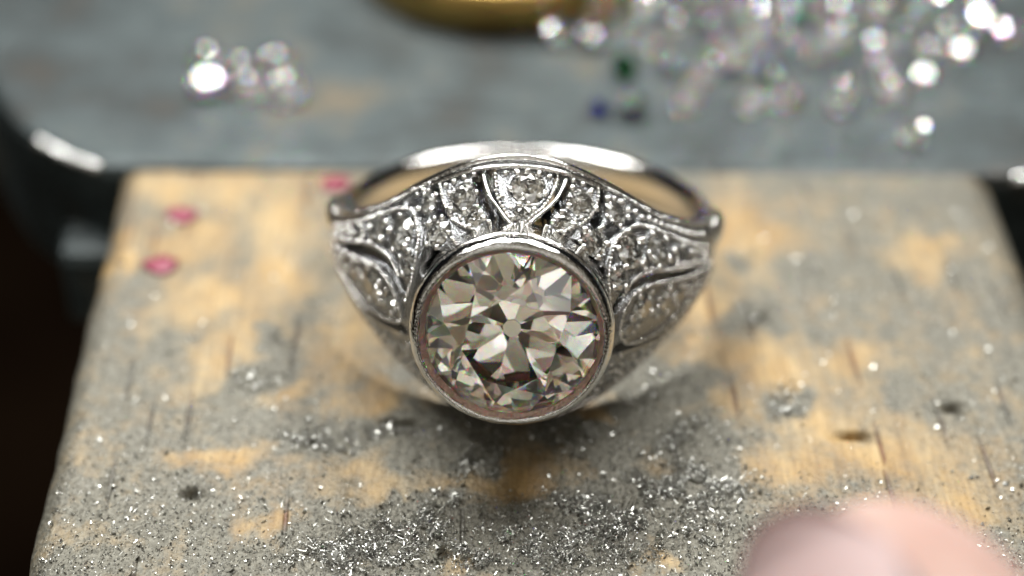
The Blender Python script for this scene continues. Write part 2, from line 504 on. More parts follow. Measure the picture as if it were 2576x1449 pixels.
def dust_level(x, y):
    """0 clean wood .. 1 thick grey filing dust"""
    wx = x + 1.6 * (fbm(x * .55, y * .55, 4, 3) - .5) * 2
    wy = y + 1.6 * (fbm(x * .55 + 40, y * .55, 4, 5) - .5) * 2
    t, d = blobs(wx, wy, TAN), blobs(wx, wy, DARK)
    n = fbm(x * .7, y * .7, 5, 11)
    base = 0.90 + 0.7 * (n - .5)
    t = t * (1 - .8 * sstep(6.6, 8.6, y + 1.2 * (n - .5)) * np.exp(-((x + 1) / 11) ** 2))
    return np.clip(base - 0.82 * t * (1 - .75 * d) + 0.5 * d, 0, 1)

def pile(x, y):
    """clumps of loose filings"""
    wx = x + 1.0 * (fbm(x * .9, y * .9, 4, 21) - .5) * 2
    wy = y + 1.0 * (fbm(x * .9 + 9, y * .9, 4, 22) - .5) * 2
    return blobs(wx, wy, DARK)

def pin_height(x, y):
    z = 0.16 * (fbm(x * .35, y * .25, 3, 31) - .5) + 0.10 * (fbm(x * 2.2, y * .9, 4, 32) - .5) + 0.05 * (fbm(x * 6, y * 4, 3, 33) - .5)
    z = z - 0.06 + 0.10 * pile(x, y) * (fbm(x * 3, y * 3, 3, 35))
    for a, b, rx, ry in PITS:
        wob = 0.35 * (fbm(x * 3, y * 3, 2, 44) - .5)
        z = z - 0.7 * np.exp(-(((x - a) / rx + wob) ** 2 + ((y - b) / ry + 3 * wob) ** 2))
    return z

def pin_x(y):
    """left and right edge of the pin at depth y"""
    yy = np.clip((y + 5) / 14.0, -3, 1)
    return -21.35 - 0.35 * yy + 0.25 * (fbm(y * .4, y * 0, 2, 51) - .5), 25.7 - 0.3 * yy

def bench_pin():
    root = bpy.data.objects.new('bench_pin', None); COL.objects.link(root)
    root.location = (2 * K, -10 * K, -12 * K)
    tag(root, 'beech wood bench pin covered in grey filing dust, the diamond ring lying on it', 'bench pin')
    off = np.array([-2.0, 10.0, 12.0])
    nx, ny = 420, 330
    ys = np.concatenate([np.linspace(9.3, -24, ny - 20), np.linspace(-24.3, -30.0, 20)])
    ts = np.linspace(0, 1, nx)
    Y = np.repeat(ys[:, None], nx, 1)
    xl, xr = pin_x(Y)
    X = xl + (xr - xl) * ts[None, :]
    Z = pin_height(X, Y)
    # rounded long edges, back corners and worn front edge
    def edge(d, r):
        d = np.clip(d, 0, r); return -(r - np.sqrt(np.maximum(r * r - (r - d) ** 2, 0)))
    Z = Z + edge(X - xl, 1.3) + edge(xr - X, 2.0) + edge(Y + 30.0, 2.5)
    D = dust_level(X, Y)
    v = np.stack([X, Y, Z], 2).reshape(-1, 3)
    f = grid_faces(ny, nx)
    f = [(a, d, c, b) for a, b, c, d in f]
    # skirt down all round
    ringi = [i for i in range(nx)] + [r * nx + nx - 1 for r in range(1, ny)] + [(ny - 1) * nx + i for i in range(nx - 2, -1, -1)] + [r * nx for r in range(ny - 2, 0, -1)]
    base = len(v)
    sk = v[ringi].copy(); sk[:, 2] = -12.0
    v = np.concatenate([v, sk])
    n = len(ringi)
    for i in range(n):
        j = (i + 1) % n
        f.append((ringi[i], ringi[j], base + j, base + i))
    f.append(tuple(base + i for i in range(n))[::-1])
    me = make_mesh('wood_block', v + off, f, True)
    att = me.attributes.new('dust', 'FLOAT', 'POINT')
    dv = np.concatenate([D.ravel(), np.full(n, 0.75)]).astype(np.float32)
    att.data.foreach_set('value', dv)
    obj('wood_block', None, None, M_WOOD, root, me=me)
bench_pin()

# ================================================================== THE RING
RR = np.array([[0.998709, 0.013704, -0.048905], [-0.050789, 0.269478, -0.961666], [0.0, 0.962909, 0.269826]])
RH = 3.72
ROFF = RR.T @ np.array([0, 0, RH])       # ring centre in the frame of the empty at its base
ring = bpy.data.objects.new('diamond_ring', None)
COL.objects.link(ring)
mw = Matrix.Identity(4)
for i in range(3):
    for j in range(3):
        mw[i][j] = RR[i][j]
ring.matrix_world = mw
tag(ring, 'ornate white metal ring with a large round diamond in a bezel and small pave diamonds', 'ring')

def rpart(name, v, f, mat, smooth=True, parent=ring):
    return obj(name, np.asarray(v, float) + ROFF, f, mat, parent, smooth)

PH = np.array([0, 12, 21, 30, 40, 50, 60, 72, 90.])
WU = np.array([6.2, 5.85, 5.15, 4.3, 3.2, 2.4, 1.8, 1.35, 1.1])
WL = np.array([6.3, 6.1, 5.6, 4.85, 3.95, 3.1, 2.35, 1.55, 1.1])
RC = np.array([13.0, 12.5, 11.6, 10.75, 10.15, 9.8, 9.6, 9.42, 9.3])
RE = np.array([8.8, 8.8, 8.8, 8.85, 8.9, 8.95, 9.0, 9.05, 9.1])
MM = np.array([0, .05, .2, .4, .45, .35, .2, .08, 0])

def cub(xq, x, y):
    n = len(x); h = np.diff(x); A = np.zeros((n, n)); b = np.zeros(n)
    A[0, 0] = 2 * h[0]; A[0, 1] = h[0]; b[0] = 6 * ((y[1] - y[0]) / h[0])
    A[-1, -1] = 1
    for i in range(1, n - 1):
        A[i, i - 1] = h[i - 1]; A[i, i] = 2 * (h[i - 1] + h[i]); A[i, i + 1] = h[i]
        b[i] = 6 * ((y[i + 1] - y[i]) / h[i] - (y[i] - y[i - 1]) / h[i - 1])
    S = np.linalg.solve(A, b)
    xq = np.clip(xq, x[0], x[-1]); k = np.clip(np.searchsorted(x, xq, side='right') - 1, 0, n - 2)
    dx = xq - x[k]; hk = h[k]
    return y[k] + dx * ((y[k + 1] - y[k]) / hk - hk * (2 * S[k] + S[k + 1]) / 6) + dx ** 2 * S[k] / 2 + dx ** 3 * (S[k + 1] - S[k]) / (6 * hk)

def surf(p, q, lift=0.0):
    """point of the domed head: p = angle round the finger in degrees, q = -1..1 across"""
    p = np.asarray(p, float); q = np.asarray(q, float)
    ap = np.abs(p); m = cub(ap, PH, MM)
    u = np.where(q >= 0, m + q * (cub(ap, PH, WU) - m), m + q * (m + cub(ap, PH, WL)))
    re = cub(ap, PH, RE)
    r = re + (cub(ap, PH, RC) - re) * (1 - np.abs(q) ** 2)
    a = np.radians(p)
    P = np.stack([r * np.sin(a), u, r * np.cos(a)], -1)
    if np.any(np.asarray(lift) != 0):
        P = P + snormal(p, q) * np.asarray(lift)[..., None] if np.ndim(lift) else P + snormal(p, q) * lift
    return P

def snormal(p, q):
    e = 0.05
    a = surf(p + e, q) - surf(p - e, q)
    b = surf(p, q + .004) - surf(p, q - .004)
    n = np.cross(a, b)
    n /= np.linalg.norm(n, axis=-1)[..., None]
    s = np.sign((n * surf(p, q) * np.array([1, 0, 1])).sum(-1))
    return n * s[..., None]

# ---- the pattern on the head, as (angle, across) ------------------------------
LN = {
 'petal_a_left': [(-21.6, .94), (-20.4, .88), (-18.8, .81), (-17.1, .75), (-15.5, .70), (-14, .66), (-12.2, .64), (-10.2, .62), (-8.5, .61), (-6.3, .605), (-3.7, .605), (-.6, .61)],
 'petal_a_right': [(21.7, .95), (21, .88), (20.3, .83), (19.4, .79), (18.6, .76), (17.2, .72), (15.5, .68), (13.8, .655), (10.4, .62), (5.6, .605), (1.3, .61)],
 'v_inner_left': [(-5.8, .91), (-5.2, .86), (-4.8, .81), (-4, .77), (-3, .74), (-1.8, .70), (-.5, .66), (.6, .63)],
 'v_outer_left': [(-9, .92), (-8.2, .88), (-7.4, .84), (-6.2, .79), (-4.7, .75), (-3.2, .71), (-1.5, .66), (.1, .63)],
 'v_inner_right': [(10.1, .92), (9.6, .88), (8.9, .85), (8, .81), (7.1, .78), (6.1, .75), (4.7, .72), (3.5, .70), (1.9, .66), (.8, .63)],
 'v_outer_right': [(12.4, .92), (11.5, .88), (10.6, .84), (9.7, .81), (8.6, .78), (7.4, .75), (4.9, .70), (3.1, .66), (1.6, .63)],
 'leaf_right': [(20.1, .12), (20.0, .19), (19.9, .27), (20.3, .35), (21.6, .47), (23.8, .57), (27.7, .65), (32.4, .72), (36.2, .73), (41.2, .72), (47.2, .63), (51.8, .53), (57, .42), (64, .3)],
 'leaf_left': [(-24.8, -.06), (-23.5, .05), (-22.5, .2), (-22.2, .35), (-22.5, .5), (-23.5, .58), (-25, .65), (-27.1, .74), (-29.4, .78), (-35.5, .84), (-48, .80), (-57.8, .66), (-68, .45)],
 'mid_upper_right': [(24.0, .08), (26.7, .16), (28.9, .19), (33.9, .19), (39.4, .14), (46.3, .06), (54.7, 0), (64, -.05)],
 'mid_upper_left': [(-27.5, .14), (-30, .24), (-33.4, .30), (-40, .38), (-50, .36), (-60, .25), (-69, .14)],
 'leaf_low_right': [(66, -.25), (60, -.19), (52, -.14), (44, -.08), (35, .01), (29.7, .03), (26.2, 0), (24.5, -.07), (23.7, -.17), (23.7, -.26), (25.6, -.38), (28.9, -.48), (33.9, -.57), (41.4, -.66), (50.3, -.68), (58, -.6), (66, -.42)],
 'leaf_low_left': [(-68, -.15), (-60, -.05), (-45, .06), (-37, .09), (-32.5, .01), (-29.5, -.06), (-27.8, -.14), (-26.8, -.23), (-27.8, -.33), (-36, -.47), (-43, -.55), (-50, -.58), (-58, -.5), (-68, -.27)],
 'rail_low_right': [(25.5, -.50), (32.9, -.63), (41.7, -.78), (50.9, -.82), (60, -.76), (70, -.6)],
 'rail_low_left': [(-28, -.44), (-36, -.58), (-44, -.70), (-52, -.74), (-60, -.66), (-70, -.45)],
}
for k in ('petal_a_left', 'petal_a_right', 'v_inner_left', 'v_outer_left', 'v_inner_right', 'v_outer_right'):
    LN[k + '_far'] = [(a, -b) for a, b in LN[k]]
# dark cut channels between the motifs
CH = [
 [(-10.6, .92), (-9.8, .86), (-8.6, .79), (-7.0, .73), (-5.2, .68), (-3.5, .645)],
 [(13.6, .91), (12.6, .86), (11.0, .80), (9.2, .745), (6.8, .69), (4.6, .65)],
 [(-7.4, .94), (-6.8, .88), (-6.2, .82), (-5.0, .76), (-3.6, .715), (-2.0, .67)],
 [(11.2, .93), (10.4, .87), (9.4, .82), (8.2, .775), (6.6, .735), (4.4, .69)],
 [(-23.5, .94), (-22.4, .86), (-20.6, .78), (-18.8, .71), (-16.6, .65)],
 [(23.0, .94), (22.6, .86), (21.8, .79), (20.6, .74), (18.8, .69)],
 [(22.6, -.02), (24.4, .05), (27.4, .115), (31, .12), (35, .10), (40, .05), (47, -.03), (55, -.08)],
 [(-26.5, .02), (-28.2, .11), (-31, .18), (-35, .225), (-41, .24), (-50, .22), (-60, .12)],
 [(24.5, -.44), (30, -.55), (37, -.66), (45, -.74)],
 [(-27.5, -.40), (-35, -.53), (-44, -.62)],
 [(22.4, .62), (24.5, .68), (28, .74), (32, .79)],
 [(-24.2, .74), (-27, .84), (-31, .88)],
]
# piercings that let light through: (angle, across, radius mm)
HOLES = [(-9.7, .535, .42), (-12.0, .50, .35), (-17.4, .40, .42), (-19.0, .30, .36), (10.0, .545, .40), (12.4, .52, .34), (17.0, .42, .36), (18.6, .31, .34),
         (33, .115, .10), (36, .095, .12), (39, .06, .12), (42, .03, .12), (45, 0, .12), (48, -.03, .11), (51, -.05, .10),
         (-34, .215, .1), (-38, .24, .12), (-42, .24, .12), (-46, .235, .12), (-50, .22, .1),
         (-9.7, -.535, .42), (10, -.545, .4), (-17.4, -.40, .42), (17.4, -.42, .40)]
# small stones: (angle, across, radius mm)
ST = [(2.6, .845, .76), (1.7, .705, .46), (-13.3, .80, .70), (-9.3, .685, .46), (-23.4, .80, .52), (-17.8, .58, .66),
      (-39.8, .60, .66), (-29.6, .55, .80), (-25.2, .29, .52), (-48.5, .52, .40), (-56, .42, .30),
      (-39.5, -.18, .84), (-31.4, -.20, .54), (-48.2, -.20, .54), (-55.8, -.2, .36),
      (15.6, .80, .72), (10.4, .67, .46), (25.6, .79, .66), (17.4, .555, .66), (27.8, .46, .82), (38.0, .45, .78), (23.2, .24, .52), (33.0, .285, .30), (46.4, .29, .46), (53.4, .22, .32),
      (31.2, -.17, .80), (26.6, -.29, .50), (40.2, -.28, .66), (47.8, -.34, .44), (54.4, -.36, .32), (31.5, -.77, .52), (38.5, -.83, .40), (-30.5, -.72, .55), (-38, -.79, .42), (45.5, -.87, .32), (-45, -.83, .34), (25.2, -.60, .44), (-25.4, -.56, .46)]
ST += [(a, -b, r) for a, b, r in ST[:6]] + [(14.6, -.80, .76), (9.4, -.66, .5), (24.6, -.77, .66), (17.4, -.57, .66)]

def dense(pts, step=0.05):
    """smooth the (angle, across) polyline on the surface, evenly spaced in mm; returns angle, across"""
    P = np.array(pts, float)
    for _ in range(2):
        Q = [P[0]]
        for a, b in zip(P[:-1], P[1:]):
            Q += [a * .75 + b * .25, a * .25 + b * .75]
        Q.append(P[-1]); P = np.array(Q)
    S = surf(P[:, 0], P[:, 1])
    L = np.concatenate([[0], np.cumsum(np.linalg.norm(np.diff(S, axis=0), axis=1))])
    n = max(2, int(L[-1] / step))
    t = np.linspace(0, L[-1], n)
    return np.interp(t, L, P[:, 0]), np.interp(t, L, P[:, 1])

def dist_to(P, Q):
    """distance of each row of P to the nearest point of Q"""
    out = np.full(len(P), 9.0)
    lo, hi = Q.min(0) - 1.2, Q.max(0) + 1.2
    idx = np.where(((P > lo) & (P < hi)).all(1))[0]
    for c in range(0, len(idx), 4000):
        s = idx[c:c + 4000]
        out[s] = np.sqrt(((P[s][:, None] - Q[None]) ** 2).sum(2).min(1))
    return out

def build_head():
    np_, nq = 500, 240
    p = np.linspace(-86, 86, np_); q = np.linspace(-1, 1, nq)
    Pg, Qg = np.meshgrid(p, q, indexing='ij')
    S = surf(Pg, Qg); Nn = snormal(Pg, Qg)
    F = S.reshape(-1, 3)
    h = np.zeros(len(F))
    h += 0.05 * (fbm(F[:, 0] * 2.4, F[:, 1] * 2.4, 3, 61) - .5)
    for k in LN:
        a, b = dense(LN[k], .08)
        d = dist_to(F, surf(a, b))
        h = np.maximum(h, 0.06 * np.exp(-(d / .11) ** 4)) - .28 * np.exp(-((d - .20) / .065) ** 2)
    cutd = []
    for c in CH:
        a, b = dense(c, .08)
        d = dist_to(F, surf(a, b))
        h -= 0.75 * np.exp(-(d / .21) ** 4)
        cutd.append(d)
    for a, b, r in ST:
        c = surf(np.array([a]), np.array([b]))[0]
        d = np.linalg.norm(F - c, axis=1)
        h = np.where(d < r * .99, -0.04 - (1 - d / r) * .95 * r, h)
        rimm = np.exp(-((d - r * 1.10) / .07) ** 2)
        h = np.maximum(h, 0.06 * rimm - .02 * (d > r)) if False else h + 0.07 * rimm * (d > r)
    G = F + Nn.reshape(-1, 3) * h[:, None]
    # keep everything outside the finger hole
    r = np.hypot(G[:, 0], G[:, 2]); k = np.maximum(8.36 / r, 1)
    G[:, 0] *= k; G[:, 2] *= k
    # faces, leaving out piercings and the well under the big stone
    keep = np.ones(len(F), bool)
    for a, b, rr in HOLES:
        c = surf(np.array([a]), np.array([b]))[0]
        keep &= np.linalg.norm(F - c, axis=1) > rr
    for i_ in (0, 1, 2, 3, 4, 5, 6, 7):
        keep &= cutd[i_] > (.16 if i_ in (0, 1, 6, 7) else .115)
    well = np.hypot(F[:, 0], F[:, 1]) < 4.0
    front = F[:, 2] > 6
    keep &= ~(well & front)
    kf = keep.reshape(np_, nq)
    mask = kf[:-1, :-1] & kf[1:, :-1] & kf[:-1, 1:] & kf[1:, 1:]
    f = grid_faces(np_, nq, mask=mask)
    f = [(a, d, c, b) for a, b, c, d in f]
    # inner lining: same openings, 0.9 mm further in
    Ri = np.hypot(F[:, 0], F[:, 2])
    ins = np.maximum(Ri - 1.5, 8.27) / Ri
    I = F * np.stack([ins, np.ones_like(ins), ins], 1)
    nb = len(G)
    f += [(nb + a, nb + b, nb + c, nb + d) for a, b, c, d in grid_faces(np_, nq, mask=mask)]
    for i in range(np_ - 1):
        for e in (0, nq - 1):
            a, b = i * nq + e, (i + 1) * nq + e
            f.append((a, b, nb + b, nb + a) if e == 0 else (b, a, nb + a, nb + b))
    # walls of the piercings
    M2 = np.zeros((np_ + 1, nq + 1), bool); M2[1:-1, 1:-1] = mask
    for i in range(np_ - 1):
        row = mask[i]
        for j in np.where(row)[0]:
            for di, dj, v0, v1 in ((-1, 0, (0, 0), (0, 1)), (1, 0, (1, 1), (1, 0)), (0, -1, (1, 0), (0, 0)), (0, 1, (0, 1), (1, 1))):
                ii, jj = i + di, j + dj
                if 0 <= ii < np_ - 1 and 0 <= jj < nq - 1 and not mask[ii, jj]:
                    a = (i + v0[0]) * nq + j + v0[1]; b = (i + v1[0]) * nq + j + v1[1]
                    f.append((a, b, nb + b, nb + a))
    used = np.zeros(nb * 2, bool)
    for t in f: used[list(t)] = True
    mp = np.cumsum(used) - 1
    V = np.concatenate([G, I])[used]
    f = [tuple(int(mp[i]) for i in t) for t in f]
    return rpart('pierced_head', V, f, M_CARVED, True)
build_head()

# ---- milgrain: each beaded line is one part --------------------------------
def milgrain(name, pts, r=0.092, step=0.18, lift=0.10):
    a, b = dense(pts, step)
    C = surf(a, b, lift)
    rr = r * (1 + 0.18 * rng.standard_normal(len(C)))
    V = (C[:, None, :] + ICO1V[None] * rr[:, None, None]).reshape(-1, 3)
    Fc = (ICO1F[None] + (np.arange(len(C)) * len(ICO1V))[:, None, None]).reshape(-1, 3)
    ob = rpart(name, V, Fc, M_POL, True)
    ob['kind'] = 'stuff'
    return ob
for k, pts in LN.items():
    if 'rail' in k or k.startswith('v_outer'):
        continue
    milgrain('milgrain_line', pts)
for k, pts in LN.items():
    if 'rail' in k or k.startswith('v_outer'):
        a, b = dense(pts, .12)
        v, f = tube(surf(a, b, .08), 0.085, 8)
        rpart('wire_line', v, f, M_POL)
# edge rails of the head: polished in the middle, beaded towards the shoulders
for sgn in (1, -1):
    a = np.linspace(-78, 78, 160)
    v, f = tube(surf(a, np.full_like(a, sgn * .995), .05), 0.17, 10)
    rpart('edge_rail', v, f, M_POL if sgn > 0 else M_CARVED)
    a = np.linspace(-24, 24, 60)
    v, f = tube(surf(a, np.full_like(a, sgn * .945), .12), 0.12, 8)
    rpart('edge_rail', v, f, M_POL)
    for s2 in (1, -1):
        milgrain('milgrain_line', [(s2 * t, sgn * (.955 if sgn > 0 else .97)) for t in (23, 30, 36, 42, 48, 54, 60, 67)], .085, .17, .12)

# ---- faceted stones -----------------------------------------------------------
def clip_poly(faces, n, d):
    """clip a convex polyhedron (list of vertex arrays) by n.x <= d and cap it"""
    out, cut = [], []
    for P in faces:
        s = P @ n - d
        if (s <= 1e-9).all():
            out.append(P); continue
        if (s >= -1e-9).all():
            continue
        Q = []
        m = len(P)
        for i in range(m):
            j = (i + 1) % m
            if s[i] <= 1e-9: Q.append(P[i])
            if (s[i] < -1e-9 and s[j] > 1e-9) or (s[i] > 1e-9 and s[j] < -1e-9):
                t = s[i] / (s[i] - s[j]); x = P[i] + t * (P[j] - P[i]); Q.append(x); cut.append(x)
            elif abs(s[i]) <= 1e-9:
                cut.append(P[i])
        if len(Q) >= 3: out.append(np.array(Q))
    if len(cut) >= 3:
        C = np.array(cut); U = [C[0]]
        for x in C[1:]:
            if min(np.linalg.norm(x - y) for y in U) > 1e-6: U.append(x)
        U = np.array(U)
        if len(U) >= 3:
            c = U.mean(0); e1 = U[0] - c; e1 /= np.linalg.norm(e1); e2 = np.cross(n, e1)
            a = np.arctan2((U - c) @ e2, (U - c) @ e1)
            out.append(U[np.argsort(a)])
    return out

def poly_mesh(name, faces):
    V, F, key = [], [], {}
    for P in faces:
        t = []
        for x in P:
            k = tuple(np.round(x, 5))
            if k not in key: key[k] = len(V); V.append(x)
            if not t or t[-1] != key[k]: t.append(key[k])
        if t[0] == t[-1]: t = t[:-1]
        if len(t) >= 3: F.append(tuple(t))
    return np.array(V), F

def cube_faces(s):
    v = np.array([(x, y, z) for x in (-s, s) for y in (-s, s) for z in (-s, s)], float)
    q = [(0, 1, 3, 2), (4, 6, 7, 5), (0, 4, 5, 1), (2, 3, 7, 6), (0, 2, 6, 4), (1, 5, 7, 3)]
    return [v[list(t)] for t in q]

def brilliant(crown=35, table=.53, pav=40.8, culet=.045, girdle=.03, up=5.0, low=1.8, star=21, ng=32):
    """round old cut, girdle radius 1, girdle plane z = 0, table up"""
    fs = cube_faces(2.0)
    def cut(az, el, d=None, pt=None):
        nonlocal fs
        a, e = math.radians(az), math.radians(el)
        n = np.array([math.cos(a) * math.sin(e), math.sin(a) * math.sin(e), math.cos(e)])
        dd = d if d is not None else float(n @ np.array(pt))
        fs = clip_poly(fs, n, dd)
    for k in range(ng):
        cut(360 / ng * (k + .5), 90, 1.0)
    R = 1.0
    zt = girdle + (R - table) * math.tan(math.radians(crown))
    fs = clip_poly(fs, np.array([0, 0, 1.0]), zt)
    for k in range(8):
        a = math.radians(45 * k)
        cut(45 * k, crown, pt=(math.cos(a), math.sin(a), girdle))
        b = math.radians(45 * k + 22.5)
        rt = table * math.cos(math.radians(22.5))
        cut(45 * k + 22.5, star, pt=(rt * math.cos(b), rt * math.sin(b), zt))
    for k in range(16):
        a = math.radians(22.5 * k + 11.25)
        cut(22.5 * k + 11.25, crown + up, pt=(math.cos(a), math.sin(a), girdle * .8))
        cut(22.5 * k + 11.25, 180 - (pav + low), pt=(math.cos(a), math.sin(a), -girdle * .8))
    for k in range(8):
        a = math.radians(45 * k)
        cut(45 * k, 180 - pav, pt=(math.cos(a), math.sin(a), -girdle))
    zc = -(girdle + (R - culet) * math.tan(math.radians(pav)))
    fs = clip_poly(fs, np.array([0, 0, -1.0]), -zc)
    return poly_mesh('brilliant', fs)

def frame_from(n, spin):
    n = np.asarray(n) / np.linalg.norm(n)
    a = np.cross(n, [0.3, 0.9, 0.2]); a /= np.linalg.norm(a); b = np.cross(n, a)
    c, s = math.cos(spin), math.sin(spin)
    return np.stack([a * c + b * s, -a * s + b * c, n], 1)

def mat4(Rm, loc, s=1.0):
    m = Matrix.Identity(4)
    for i in range(3):
        for j in range(3): m[i][j] = Rm[i][j] * s
        m[i][3] = loc[i] * K
    return m

# centre stone
bv, bf = brilliant(crown=32, table=.54, pav=42.0, culet=.10, low=1.5)
SP = math.radians(8)
Rz = np.array([[math.cos(SP), -math.sin(SP), 0], [math.sin(SP), math.cos(SP), 0], [0, 0, 1]])
GN = 13.28
rpart('centre_diamond', (bv @ Rz.T) * 3.74 + np.array([0, 0, GN]), bf, M_DIA, False)['label'] = 'large round old cut diamond, champagne tinted'

# small stones, all sharing one mesh
av, af = brilliant(crown=33, table=.55, pav=40.5, culet=.05, ng=16)
acc_me = make_mesh('accent_diamond', av, af); acc_me.materials.append(M_ACC)
for a, b, r in ST:
    P = surf(np.array([a]), np.array([b]))[0]; n = snormal(np.array([a]), np.array([b]))[0]
    tilt = n + rng.normal(0, .05, 3)
    o = obj('accent_diamond', None, None, M_ACC, ring, me=acc_me)
    o.matrix_local = mat4(frame_from(tilt, rng.uniform(0, 6)), P + n * .02 + ROFF, r * .97)

# grain beads that hold them
bead_me = make_mesh('bead', ICO2V, ICO2F, True); bead_me.materials.append(M_POL)
def bead(a, b, r, lift=0.05, P=None, n=None):
    if P is None:
        P = surf(np.array([a]), np.array([b]))[0]; n = snormal(np.array([a]), np.array([b]))[0]
    o = obj('bead', None, None, M_POL, ring, me=bead_me)
    o.matrix_local = mat4(frame_from(n, 0), P + n * lift + ROFF, r)
for a, b, r in ST:
    c = surf(np.array([a]), np.array([b]))[0]; n = snormal(np.array([a]), np.array([b]))[0]
    fr = frame_from(n, rng.uniform(0, 1.5))
    k = 5 if r > .6 else 4
    for i in range(k):
        t = 2 * math.pi * (i + rng.uniform(-.12, .12)) / k
        P = c + (fr[:, 0] * math.cos(t) + fr[:, 1] * math.sin(t)) * r * 1.03
        bead(0, 0, rng.uniform(.11, .17) * (1.1 if r > .6 else .9), .09, P, n)
# graduated rows towards the shoulders
for a, b, r in [(30, .84, .15), (32.5, .85, .15), (34.6, .82, .14), (37.5, .845, .15), (39.8, .84, .14), (42.3, .835, .15), (44.8, .82, .15), (47.5, .80, .16), (50.3, .77, .15), (53, .74, .16), (55.8, .72, .15), (58.8, .70, .14), (62, .68, .13),
                (44.5, .42, .15), (47, .14, .13), (52.5, .33, .15), (54.5, .16, .15), (56.5, .32, .14), (59, .18, .13), (61, .10, .13), (45, .24, .12), (46, -.38, .13), (53, -.40, .15), (47.5, -.2, .13), (56, -.36, .12),
                (-47, .55, .14), (-49, .66, .13), (-52, .50, .15), (-55, .58, .14), (-58, .48, .14), (-61, .42, .14), (-64, .38, .13), (-46, .48, .13), (-54, -.22, .14), (-57, -.26, .13), (-46, -.02, .13), (-61, -.2, .12)]:
    bead(a, b, r, .07)
for a, b, r in [(-3.2, .915, .13), (-.5, .925, .14), (2.4, .93, .15), (5.4, .925, .14), (8, .915, .12), (-11.5, .925, .13), (-14.2, .92, .14), (-17, .91, .14), (-19.3, .90, .12), (14.4, .925, .14), (17, .92, .15), (19.4, .90, .13), (18.6, .86, .12), (-24.6, .90, .13), (-26.6, .92, .13), (-28.4, .90, .12),
                (26.3, .90, .13), (28, .89, .13), (-3.6, .80, .10), (6.4, .83, .11), (-1.2, .74, .10), (4.0, .755, .10), (1.4, .655, .11), (-5.8, .66, .11), (6.6, .645, .11), (-12.5, .68, .12), (13.4, .69, .12), (-19.6, .68, .12), (20.4, .66, .12), (-13.6, .55, .11), (14.0, .56, .11)]:
    bead(a, b, r, .05)
for s, e in ((1, -.90), (-1, -.86)):
    for i, a in enumerate(np.linspace(26, 66, 17)):
        bead(s * a, e + .02 * math.sin(i * 2.1), .15 + .02 * math.sin(i * 1.7), .10)

# ---- bezel --------------------------------------------------------------------
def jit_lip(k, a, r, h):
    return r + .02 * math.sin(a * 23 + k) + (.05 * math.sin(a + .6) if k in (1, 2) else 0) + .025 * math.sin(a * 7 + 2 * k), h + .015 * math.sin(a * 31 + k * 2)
def jit_b(k, a, r, h):
    return r + .008 * math.sin(a * 19 + k) + .006 * math.sin(a * 41 + 3 * k), h + .006 * math.sin(a * 27 + k)
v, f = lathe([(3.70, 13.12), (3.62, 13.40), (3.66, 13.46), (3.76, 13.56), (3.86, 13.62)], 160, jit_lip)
rpart('bezel_lip', v, f, M_LIP)['label'] = 'cut inner rim, rosy skin reflection tinted into the metal'
v, f = lathe([(3.855, 13.60), (3.90, 13.665), (3.97, 13.68), (4.07, 13.63), (4.17, 13.53), (4.25, 13.38), (4.29, 13.20), (4.29, 13.06), (4.25, 12.96), (4.19, 12.92), (4.19, 12.87), (4.26, 12.83), (4.30, 12.75), (4.30, 12.66), (4.25, 12.58), (4.16, 12.54), (4.12, 12.4), (4.12, 11.2), (4.12, 9.6), (3.98, 9.6), (3.98, 11.5), (3.86, 12.5), (3.80, 13.0)], 160, jit_b)
rpart('bezel', v, f, M_POL)

# ---- shank --------------------------------------------------------------------
def shank():
    n = 120
    ang = np.radians(np.linspace(66, 294, n))
    v = []
    prof = 14
    for t in ang:
        d = abs(math.degrees(t) - 180)
        k = sstep(60, 112, d)
        wdt = 1.02 - .14 * float(sstep(40, 75, d)) + .22 * float(sstep(92, 112, d))
        u0 = -.25 * (1 - float(k))
        out = 9.10 + .16 * float(sstep(80, 98, d) - sstep(98, 114, d)) * 1.6
        for j in range(prof):
            s = j / (prof - 1) * math.pi
            u = u0 - wdt * math.cos(s)
            r = 8.75 + (out - 8.75) * math.sin(s) ** .55
            v.append((r * math.sin(t), u, r * math.cos(t)))
        for j in range(4):
            u = wdt - 2 * wdt * j / 3
            r = 8.26 + (0.08 if j in (0, 3) else 0)
            v.append((r * math.sin(t), u0 + u * .96, r * math.cos(t)))
    f = grid_faces(n, prof + 4, True)
    rpart('shank', v, f, M_POL)
shank()
# polished bosses where shank and head meet
for s in (1, -1):
    v = ICO2V * np.array([.56, .85, 1.2])
    a = math.radians(80 * s)
    c, si = math.cos(a), math.sin(a)
    Rb = np.array([[si, 0, c], [0, 1, 0], [c, 0, -si]])
    v = v @ Rb.T + np.array([9.10 * si, .50, 9.10 * c])
    rpart('shoulder_boss', v, ICO2F.tolist(), M_POL)

